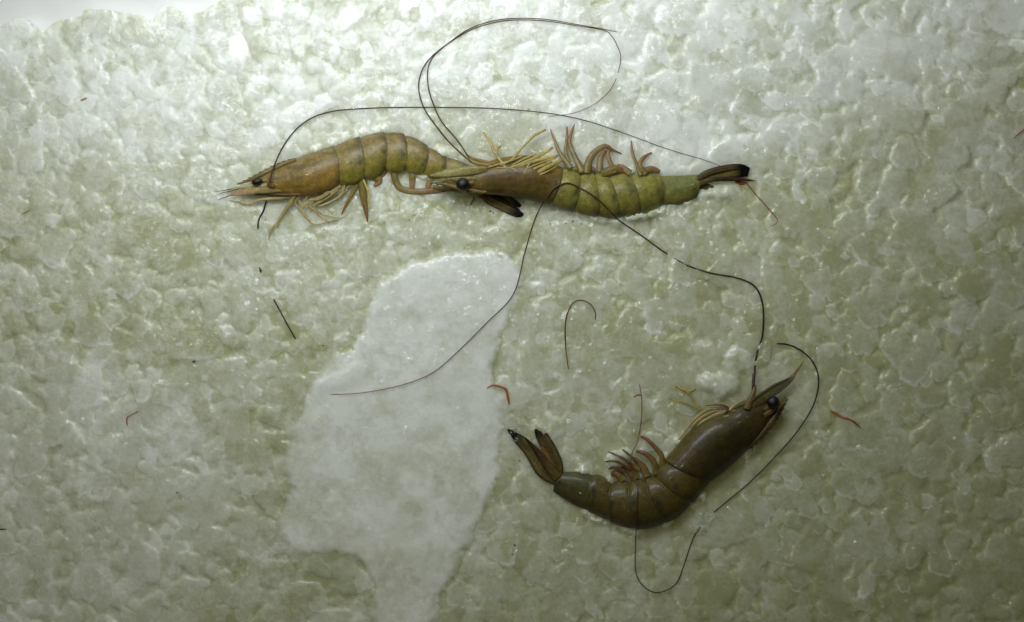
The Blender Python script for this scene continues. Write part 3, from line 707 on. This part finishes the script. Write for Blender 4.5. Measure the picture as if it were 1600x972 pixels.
for pth, wd in (([(820,284,10.5),(797,269,10.5),(783,252,9.5),(772,236,8),(766,222,6.5),(754,205,5)], [5, 5.5, 5.5, 6, 6.5, 1.5]), ([(772,240,8),(777,231,7),(783,228,6)], [5, 5, 3]), ([(784,256,9),(776,240,8.6),(780,229,8)], [4, 5, 2]),
                ([(788,263,9.5),(810,237,8),(830,215,6),(840,208,5.4),(853,202,5)], [5, 4.5, 5, 6, 3]), ([(817,283,10.6),(842,268,9.5),(860,258,8),(880,249,6.5)], [6, 9, 9, 5]),
                ([(790,265,10.6),(825,251,9.5),(846,241,8),(864,230,6.5)], [4, 7, 6, 4]), ([(816,279,11),(823,263,10.5),(833,248,9),(850,238,7.5)], [3.5, 4, 4, 3]), ([(798,264,10.2),(826,254,9.4),(852,247,8),(872,243,7)], [5, 8, 7, 4]),
                ([(812,276,10.4),(838,262,9.6),(862,252,8)], [4, 6, 4]), ([(806,272,10.8),(834,258,10),(856,250,8.6),(870,247,7.6)], [2, 3, 3, 2]), ([(800,258,10),(820,247,9),(838,240,8)], [3, 4, 2]),
                ([(782,258,10.4),(800,250,10),(816,243,9)], [3, 4, 2]), ([(776,262,10.6),(796,262,10.8),(814,270,10.8)], [2, 3, 2]), ([(760,262,10.4),(786,254,10.2),(806,248,9.4)], [3, 4, 2]), ([(822,280,10.6),(850,270,9.6),(872,258,8)], [2.5, 3.5, 2])):
    part(s2, 'walking_leg', pth, wd, YLEG, .6)
for pth, wd in (([(892,262,6),(876,240,4.5),(868,222,3.2),(860,201,2)], [13, 8, 6, 1.5]), ([(890,254,5),(884,236,4),(886,215,3),(886,197,2)], [9, 7, 6, 2]), ([(910,268,6),(898,243,4.5),(890,222,3.4),(893,208,2.6),(898,193,2)], [16, 10, 7, 6, 1.5]),
                ([(917,270,6),(921,250,5),(932,235,4.2),(946,228,3.8),(958,234,3.2),(972,240,2.6)], [17, 15, 12, 10, 6, 1.5]), ([(938,268,5.5),(938,250,4.6),(946,234,4)], [15, 12, 8]), ([(962,270,5.5),(954,254,4.8),(950,240,4.2),(956,233,3.8)], [13, 10, 7, 3]),
                ([(940,272,6),(960,265,5),(984,266,4)], [16, 20, 8]), ([(1002,274,5),(995,256,4),(988,236,3),(987,219,2)], [10, 7, 6, 2]), ([(1010,272,4.6),(1000,258,4),(1006,246,3.2),(1019,238,2.4)], [14, 10, 8, 3]),
                ([(1000,270,4),(1018,264,3.2),(1032,268,2.6)], [14, 14, 6]), ([(985,271,5),(972,261,4.2),(965,258,3.6)], [16, 12, 6]), ([(895,266,5),(915,262,4.4),(930,266,4)], [14, 14, 10])):
    part(s2, 'swimmeret', pth, wd, SWIM, .45)
part(s2, 'uropod', [(1088,285,2.6),(1106,274,3),(1135,267.5,3),(1158,266,2.6),(1171,269,2.2)], [12, 18, 21, 21, 14], FANS, .2, M_FAN, sides=18)
part(s2, 'uropod', [(1086,296,1),(1104,294,1),(1130,296,.6),(1156,296,0)], [12, 16, 18, 10], striped(alb(80, 70, 30), alb(40, 32, 14), alb(40, 30, 15), 2), .2, M_FAN, sides=18)
part(s2, 'telson', [(1088,288,3),(1115,280,3.4),(1150,279.5,2.8),(1182,282,2)], [10, 7, 7, 1], ramp((0, alb(90, 80, 35)), (.4, alb(45, 34, 20)), (.9, alb(55, 42, 25)), (1, YEL)), .4, M_FAN)
part(s2, 'uropod', [(1090,282,3.6),(1108,270,4.2),(1138,262,4),(1166,260,3)], [5, 8, 9, 6], FANC, .25, M_FAN, sides=18)
part(s2, 'uropod', [(1150,283,1.6),(1160,286,1.4),(1170,285,1.2)], [5, 6, 2], RED, .4, M_FAN)

# --- shrimp curled on its own
s3 = new_shrimp(1030, 730, 'dark olive shrimp curled in a U, lying alone with its tail fan raised')
make_body(s3, S3, dict(dim=.55, back=alb(98, 82, 36), mid=alb(106, 92, 42), belly=alb(112, 98, 50), head=alb(78, 64, 28), head_back=alb(82, 70, 30), head_low=alb(112, 98, 42),
          face=alb(92, 78, 36), mark=alb(36, 30, 16), blue=alb(22, 36, 34), organ=alb(48, 34, 14), tail=alb(70, 76, 44)), 53)
make_rostrum(s3, [(1172,699),(1192,679),(1208,659),(1221,640),(1231,623)], [6, 8, 9, 7, 1.5], 6, 11, 1, ramp((0, alb(60, 45, 20)), (.5, alb(75, 60, 26)), (1, alb(60, 45, 20))))
make_eye(s3, 1209, 629, 8.4, 10, 10)
part(s3, 'eyestalk', [(1196,642,6.4),(1204,634,7.2)], [10, 9], alb(90, 75, 36))
part(s3, 'antennal_scale', [(1168,640,6.0),(1190,623,6.4),(1215,607,5.6),(1235,594,4.6),(1246,580,3.6),(1257,564,2.6)], [8, 17, 17, 9, 4.5, 1], ramp((0, alb(100, 88, 42)), (.45, alb(82, 70, 34)), (.68, alb(70, 58, 28)), (.8, alb(135, 95, 62)), (1, alb(125, 85, 60))), .3)
part(s3, 'antennal_scale', [(1172,630,7.2),(1195,613,7.2),(1218,600,6),(1234,592,5)], [3, 4, 3.5, 1.5], alb(60, 48, 22), .5)
part(s3, 'antennal_scale', [(1195,650,7),(1210,640,7),(1222,628,6),(1229,621,5)], [7, 8, 6, 1.5], alb(96, 82, 40), .4)
part(s3, 'antenna_base', [(1168,640,6.6),(1174,624,6.4),(1179,612,5.8),(1179,602,5)], [13, 10, 8, 6], alb(104, 84, 48), .8)
part(s3, 'antenna_base', [(1178,616,6),(1178,600,5),(1179,584,3.6)], [5, 5.5, 5], alb(48, 28, 18), .9)
for pth, wd, c in (([(1150,642,5),(1122,648,4.6),(1097,662,4),(1075,686,3.2),(1054,710,2.4)], [5, 8, 7, 6, 2], LEG), ([(1140,650,6),(1116,660,5.4),(1092,677,4.6),(1066,702,3.6)], [5, 7, 6, 2], LEG), ([(1140,638,3.8),(1110,640,3.2),(1088,654,2.8),(1070,676,2.2),(1055,696,1.6)], [6, 7, 6, 5, 2], LEG),
                   ([(1120,642,3.6),(1098,652,3),(1080,668,2.4)], [5, 6, 4], LEG), ([(1128,656,5),(1104,670,4.4),(1084,690,3.8)], [5, 7, 5], LEG), ([(1114,664,4.6),(1094,682,4.2),(1074,704,3.4)], [4, 5, 3], LEG), ([(1132,646,4.2),(1102,656,3.4),(1076,680,2.6),(1062,694,2)], [3, 4, 3, 2], LEG), ([(1104,634,4),(1122,633,4.6),(1135,635,5),(1139,641,5.4),(1132,646,5.8)], [2, 3.5, 4, 4, 2], ramp((0, RED), (1, alb(85, 45, 25)))),
                   ([(1165,625,5.2),(1150,633,5.4),(1140,642,5.6)], [7, 7, 4], LEG), ([(1096,642,3),(1084,624,2.2),(1074,612,1.6),(1056,604,1)], [5, 5, 7, 3], YLEG), ([(1090,638,2.6),(1070,630,1.8),(1046,624,1)], [4, 4, 1.5], YLEG), ([(1076,613,1.8),(1088,608,1.4)], [6, 3], YLEG)):
    part(s3, 'walking_leg', pth, wd, c, .6)
for pth, wd in (([(1036,735,5),(1034,713,4.6),(1020,695,3.6),(1010,686,2.6),(1001,682,1.8)], [13, 11, 8, 7, 4]), ([(1026,742,5),(1022,722,4.4),(1008,709,3.4),(994,706,2.4)], [14, 12, 10, 5]), ([(1012,746,4.4),(1004,730,3.8),(990,716,2.8)], [18, 16, 7]),
                ([(995,750,4),(985,736,3.4),(974,726,2.6)], [20, 18, 9]), ([(975,752,3.4),(965,742,2.8),(955,742,2)], [20, 16, 8]), ([(1000,735,4.6),(985,728,3.8),(970,732,3)], [10, 12, 6])):
    part(s3, 'swimmeret', pth, wd, ramp((0, alb(105, 92, 40)), (.6, alb(100, 70, 34)), (1, alb(105, 62, 36))), .45)
for pth, wd in (([(992,730,4.4),(972,716,4.6),(950,706,3.6)], [5, 6, 2]), ([(985,735,4.6),(965,722,4.6),(946,722,3.4)], [5, 6, 3]), ([(975,738,4.4),(962,730,4.4),(951,734,3.2)], [5, 7, 3]), ([(996,722,4.6),(982,710,4.4),(972,702,3.4)], [4, 5, 2])):
    part(s3, 'swimmeret', pth, wd, ramp((0, alb(98, 74, 44)), (1, alb(86, 56, 42))), .5)
part(s3, 'uropod', [(872,752,2.4),(850,736,2.4),(830,706,2),(812,688,1.8),(793,671,1.4)], [16, 25, 22, 17, 2], FANS, .2, M_FAN, sides=18)
part(s3, 'uropod', [(874,744,2.4),(868,722,2.2),(857,700,1.8),(846,680,1.4),(840,668,1.2)], [14, 21, 22, 19, 11], FANC, .2, M_FAN, sides=18)
part(s3, 'telson', [(872,748,3.6),(856,728,3.8),(838,704,3.2),(820,684,2.6)], [15, 14, 9, 1.5], ramp((0, alb(85, 74, 34)), (.5, alb(60, 42, 26)), (1, alb(30, 20, 12))), .4, M_FAN)
part(s3, 'uropod', [(868,738,3.2),(855,714,3),(846,698,2.6)], [7, 8, 3], alb(96, 70, 40), .25, M_FAN)

for s_ in (s1, s2, s3):                                       # each eye sits on its stalk
    ch = {c.name.split('.')[0]: c for c in s_.children}; ch['eye'].parent = ch['eyestalk']
for s_ in (s1, s2, s3): s_.location.z -= .0014                # settle them into the melted hollows

# ------------------------------------------------------------------ feelers draped over whatever lies under them
dg = bpy.context.evaluated_depsgraph_get(); dg.update()
def surf(x, y):
    o = cam.location; d = (W(x, y, 0) - o).normalized()
    hit, loc, *_ = scn.ray_cast(dg, o, d, distance=2)
    return loc.z * 1000 if hit else 0.0
def drape(pts, lift=.6, sunk=(), start_z=None):
    P = np.array(pts, float)
    ln = np.hypot(*np.diff(P, axis=0).T).sum(); m = max(int(ln / 5), 5)
    seg = np.concatenate([[0], np.cumsum(np.hypot(*np.diff(P, axis=0).T))]); seg = seg / seg[-1] * (len(P) - 1)
    q = cat_rom(P, np.interp(np.linspace(0, len(P) - 1, m), seg, np.arange(len(P))))
    z = np.array([surf(a, b) for a, b in q])
    zz = np.array([z[max(0, i - 2):i + 3].max() for i in range(m)])
    zz = np.convolve(np.pad(zz, 2, 'edge'), np.ones(5) / 5, 'valid'); zz = np.maximum(zz, z) + lift
    for i, (a, b) in enumerate(q):
        for (x0, y0, x1, y1, dp) in sunk:
            if x0 <= a <= x1 and y0 <= b <= y1: zz[i] = z[i] - dp
    zz = np.convolve(np.pad(zz, 1, 'edge'), [.25, .5, .25], 'valid')
    if start_z is not None:
        k = min(5, m); zz[:k] = start_z + (zz[k - 1] - start_z) * np.linspace(0, 1, k)
    return [(a, b, c) for (a, b), c in zip(q, zz)]
def feeler(shrimp, pts, w0, w1, c0, c1, sunk=(), start_z=None, lift=.45, name='antenna'):
    w0, w1 = w0 * .68, w1 * .72
    p = drape(pts, lift, sunk, start_z)
    return part(shrimp, name, p, np.linspace(w0, w1, len(p)), ramp((0, c0), (.68, c0 * .8 + c1 * .2), (1, c1)), 1.0, M_FEELER, sides=6, step=3)
K, KR, RD = alb(34, 20, 14), alb(70, 38, 26), alb(120, 60, 45)
feeler(s1, [(421,285),(430,255),(445,225),(465,200),(490,183),(520,174),(560,170),(620,168),(700,168),(760,169),(820,173),(870,179),(920,190),(980,210),(1040,232),(1100,250),(1130,261)], 3.6, 1.5, alb(48, 24, 14), KR, start_z=9)
feeler(s1, [(417,312),(414,321),(411,331),(405,342),(403,356),(404,385),(406,420),(418,452),(430,472),(444,498),(462,530)], 4.2, 3.0, K, alb(20, 16, 12), sunk=((395,336,410,345,.5), (395,358,420,417,1.5), (408,425,428,468,1.0)), start_z=1.5)
feeler(s2, [(736,253),(724,243),(700,220),(680,195),(663,170),(655,145),(655,125),(662,105),(675,88),(700,68),(730,47),(765,34),(800,29),(850,30),(900,38),(945,46),(964,50)], 3.6, 1.6, alb(60, 34, 18), KR, start_z=9)
feeler(s2, [(733,247),(715,220),(690,190),(678,165),(670,140),(668,115),(673,95),(690,76),(728,50.5),(765,37),(800,31.5),(850,32.5),(900,40),(940,46.5),(955,55),(966,75),(970,92),(966,112),(961,127),(950,145),(925,165),(895,177),(857,182)], 3.4, 1.2, alb(60, 34, 18), alb(110, 52, 40), start_z=8, sunk=((960,113,968,123,.8),))
feeler(s3, [(1179,588),(1180,570),(1184,548),(1191,526),(1193,490),(1188,462),(1175,444),(1150,434),(1128,430),(1108,426),(1075,415),(1038,394),(1005,370),(975,350),(960,338),(948,325),(930,308),(905,293),(885,286),(865,295),(850,315),(835,345),(820,395),(802,460),(760,505),(720,545),(680,580),(640,598),(590,610),(540,616),(480,615)], 4.6, 1.4, alb(40, 22, 14), alb(140, 80, 66), start_z=4, sunk=((1041,395,1056,405,.6), (1064,408,1076,418,.6), (1084,415,1096,425,.6), (1112,424,1119,431,.6), (1140,428,1147,438,.6), (1178,540,1187,552,.7), (1178,560,1186,574,.7), (470,605,520,625,.5)))
feeler(s3, [(1214,537),(1228,538),(1243,543),(1262,556),(1275,575),(1279,600),(1270,635),(1245,675),(1210,715),(1170,755),(1128,790),(1104,812),(1086,836),(1078,855),(1068,885),(1058,910),(1040,923),(1020,925),(1002,912),(993,890),(993,850),(995,800),(996,760),(986,730),(988,708),(996,690),(1001,665),(1003,640),(1002,618),(997,590)], 3.6, 1.6, K, alb(110, 50, 36), sunk=((1094,800,1118,826,.8), (994,588,1000,612,.4)))
dg.update()

# ------------------------------------------------------------------ loose bits lying on the ice
def bit(name, label, cat, pts, wid, c, lift=.3, group=None, sunk=(), thk=.8):
    dp = drape(pts, lift, sunk)
    n = len(dp); w = np.interp(np.linspace(0, 1, n), np.linspace(0, 1, len(wid)), wid)
    ctr = W(pts[0][0], pts[0][1], dp[0][2] / 1000)
    me = tube_mesh(name, dp, w, thk, c, sides=7, base=ctr, step=2)
    o = link(name, me, M_LIMB); o.location = ctr
    return tag(o, label, cat, group)
ORG = alb(165, 92, 34)
bit('leg_fragment', 'bent orange shrimp leg piece lying beside the big ice slab', 'shrimp leg', [(761,607),(766,603.5),(775,602.5),(790,608),(793,618),(796,632)], [1.6, 3.4, 3.6, 4, 4.2, 2.5], ORG)
bit('feeler_fragment', 'thin dark red broken feeler hooked like a cane on the open ice', 'feeler', [(888,577),(886,560),(884,545),(883,515),(886,492),(895,474),(908,469),(922,475),(930,488),(930,501)], [1.2, 2.2, 2.2, 2, 1.6], alb(88, 48, 36), sunk=((880,550,890,556,.5),))
bit('feeler_fragment', 'red hair-thin feeler trailing from the belly-up shrimp\'s tail', 'feeler', [(1166,286),(1172,293),(1180,303),(1200,325),(1212,339),(1215,345),(1212,350),(1205,353)], [2.2, 1.8, 1.6, 1.2], alb(130, 65, 55))
bit('leg_fragment', 'speckled orange leg crumb half frozen in on the open ice', 'shrimp leg', [(1297,642),(1306,646),(1316,652),(1325,655)], [3, 5, 4, 2], alb(165, 95, 55), sunk=((1309,640,1313,660,.5),))
bit('leg_fragment', 'small brown-orange leg sliver beside the speckled orange crumb', 'shrimp leg', [(1322,653),(1334,659),(1345,669)], [2, 4, 1.5], alb(150, 80, 35))
bit('leg_fragment', 'tiny red jointed leg piece on the whitish frosted patch', 'shrimp leg', [(199,665),(198,659),(199,652),(206,648),(216,643)], [1.5, 2.4, 1.6, 1.4, 2], alb(150, 60, 40))
bit('leg_fragment', 'short reddish leg sliver below the belly-up shrimp\'s eye', 'shrimp leg', [(741,309),(738,315),(734,321)], [2.4, 3, 1], alb(140, 75, 45))
bit('feeler_fragment', 'short orange-brown feeler piece on ice across from the tail fans', 'feeler', [(1584,216),(1592,209),(1601,202)], [1.2, 2, 2], alb(150, 90, 50))
bit('leg_fragment', 'brown husk crumb on the white ice bank', 'husk crumb', [(126,157),(131,155),(136,153)], [2.5, 4, 2], alb(150, 125, 70))
bit('feeler_fragment', 'short red curl of feeler crossing the curled shrimp\'s upper feeler', 'feeler', [(990,621),(994,618),(1000,617),(1003,619)], [1.5, 2.4, 2.4, 1.2], alb(140, 60, 36))
bit('feeler_fragment', 'stubby black feeler dash lying on the whitish frosted patch', 'feeler', [(-6,828),(2,827),(10,827)], [2, 2.4, 1.2], K)
bit('feeler_fragment', 'faint brown hair above the humpbacked shrimp\'s broken feeler', 'feeler', [(36,334),(41,331),(47,329)], [1, 1.6, 1], alb(120, 80, 60))
r8 = np.random.default_rng(4)  # grit, plus specks standing in for shrimp tone refracted through the ice
for (x, y, r) in ((303,565,2.6),(804,852,1.8),(801,866,1.3),(277,770,1.6),(205,72,1.3),(408,423,1.8),(895,346,1.8),(908,350,1.5),(884,349,1.3),(918,345,1.2),(1258,245,1.2),(640,344,1.4),(648,336,1.2),(860,350,1.2),(766,330,1.7),(771,333,1.3),(505,540,1.2),(812,720,1.2),(1105,470,1.1)):
    a = r8.uniform(0, 6.28)
    bit('dark_speck', 'tiny dark speck on the ice', 'speck', [(x - r * math.cos(a), y - r * math.sin(a)), (x, y), (x + r * math.cos(a), y + r * math.sin(a))], [.8 * r, 1.6 * r, .6 * r], alb(28, 24, 18), .05, 'dark specks of grit')

# ------------------------------------------------------------------ clear wet ice lapping over shrimps and feelers
dg.update()
ICO5 = ico(4)
def clear_chip(x, y, rx, ry, th, h, label, seed, sink=.35, mat=None):
    v, f = ICO5
    rad = chunk_radius(v, seed)
    v = v * rad[:, None]
    v = np.column_stack([v[:, 0] * rx * PX, v[:, 1] * ry * PX, v[:, 2] * h / 1000])
    z = surf(x, y)
    o = link('clear_ice_chip', mesh_np('clear_ice_chip', v, f), mat or M_CLEAR)
    o.location = W(x, y, (z - h * sink) / 1000); o.rotation_euler = (0, 0, -th)
    return tag(o, label, 'ice chip', 'clear ice chips over the shrimps')
def chunk_radius(d, seed, planes=14, soft=8):
    r = np.random.default_rng(seed)
    n = r.normal(size=(planes, 3)); n /= np.linalg.norm(n, axis=1, keepdims=True)
    q = np.clip(d @ n.T / r.uniform(.75, 1.0, planes), 0, None)
    rad = 1 / np.maximum((q ** soft).sum(1) ** (1 / soft), .65)
    w = np.zeros(len(d))
    for k in range(7): w += np.sin(d @ (r.normal(size=3) * (3 + 2.6 * k)) + r.uniform(0, 6)) / (1 + k)
    return rad * (1 + .05 * w)
clear_chip(1070, 412, 32, 11, .45, 2.2, 'clear ice sliver breaking the long feeler\'s line between two shrimps', 6)
clear_chip(1186, 552, 15, 27, .1, 2.6, 'clear ice chip over the feeler above the curled shrimp\'s head', 7)
clear_chip(1098, 820, 26, 16, -.8, 2.2, 'clear ice chip over the feeler below the curled shrimp\'s back', 8)
clear_chip(405, 352, 13, 16, .2, 2.0, 'clear ice chip over the humpbacked shrimp\'s broken feeler', 9)
clear_chip(806, 684, 11, 8, .8, 1.6, 'small clear ice drop beside the curled shrimp\'s pointed fan tip', 10)
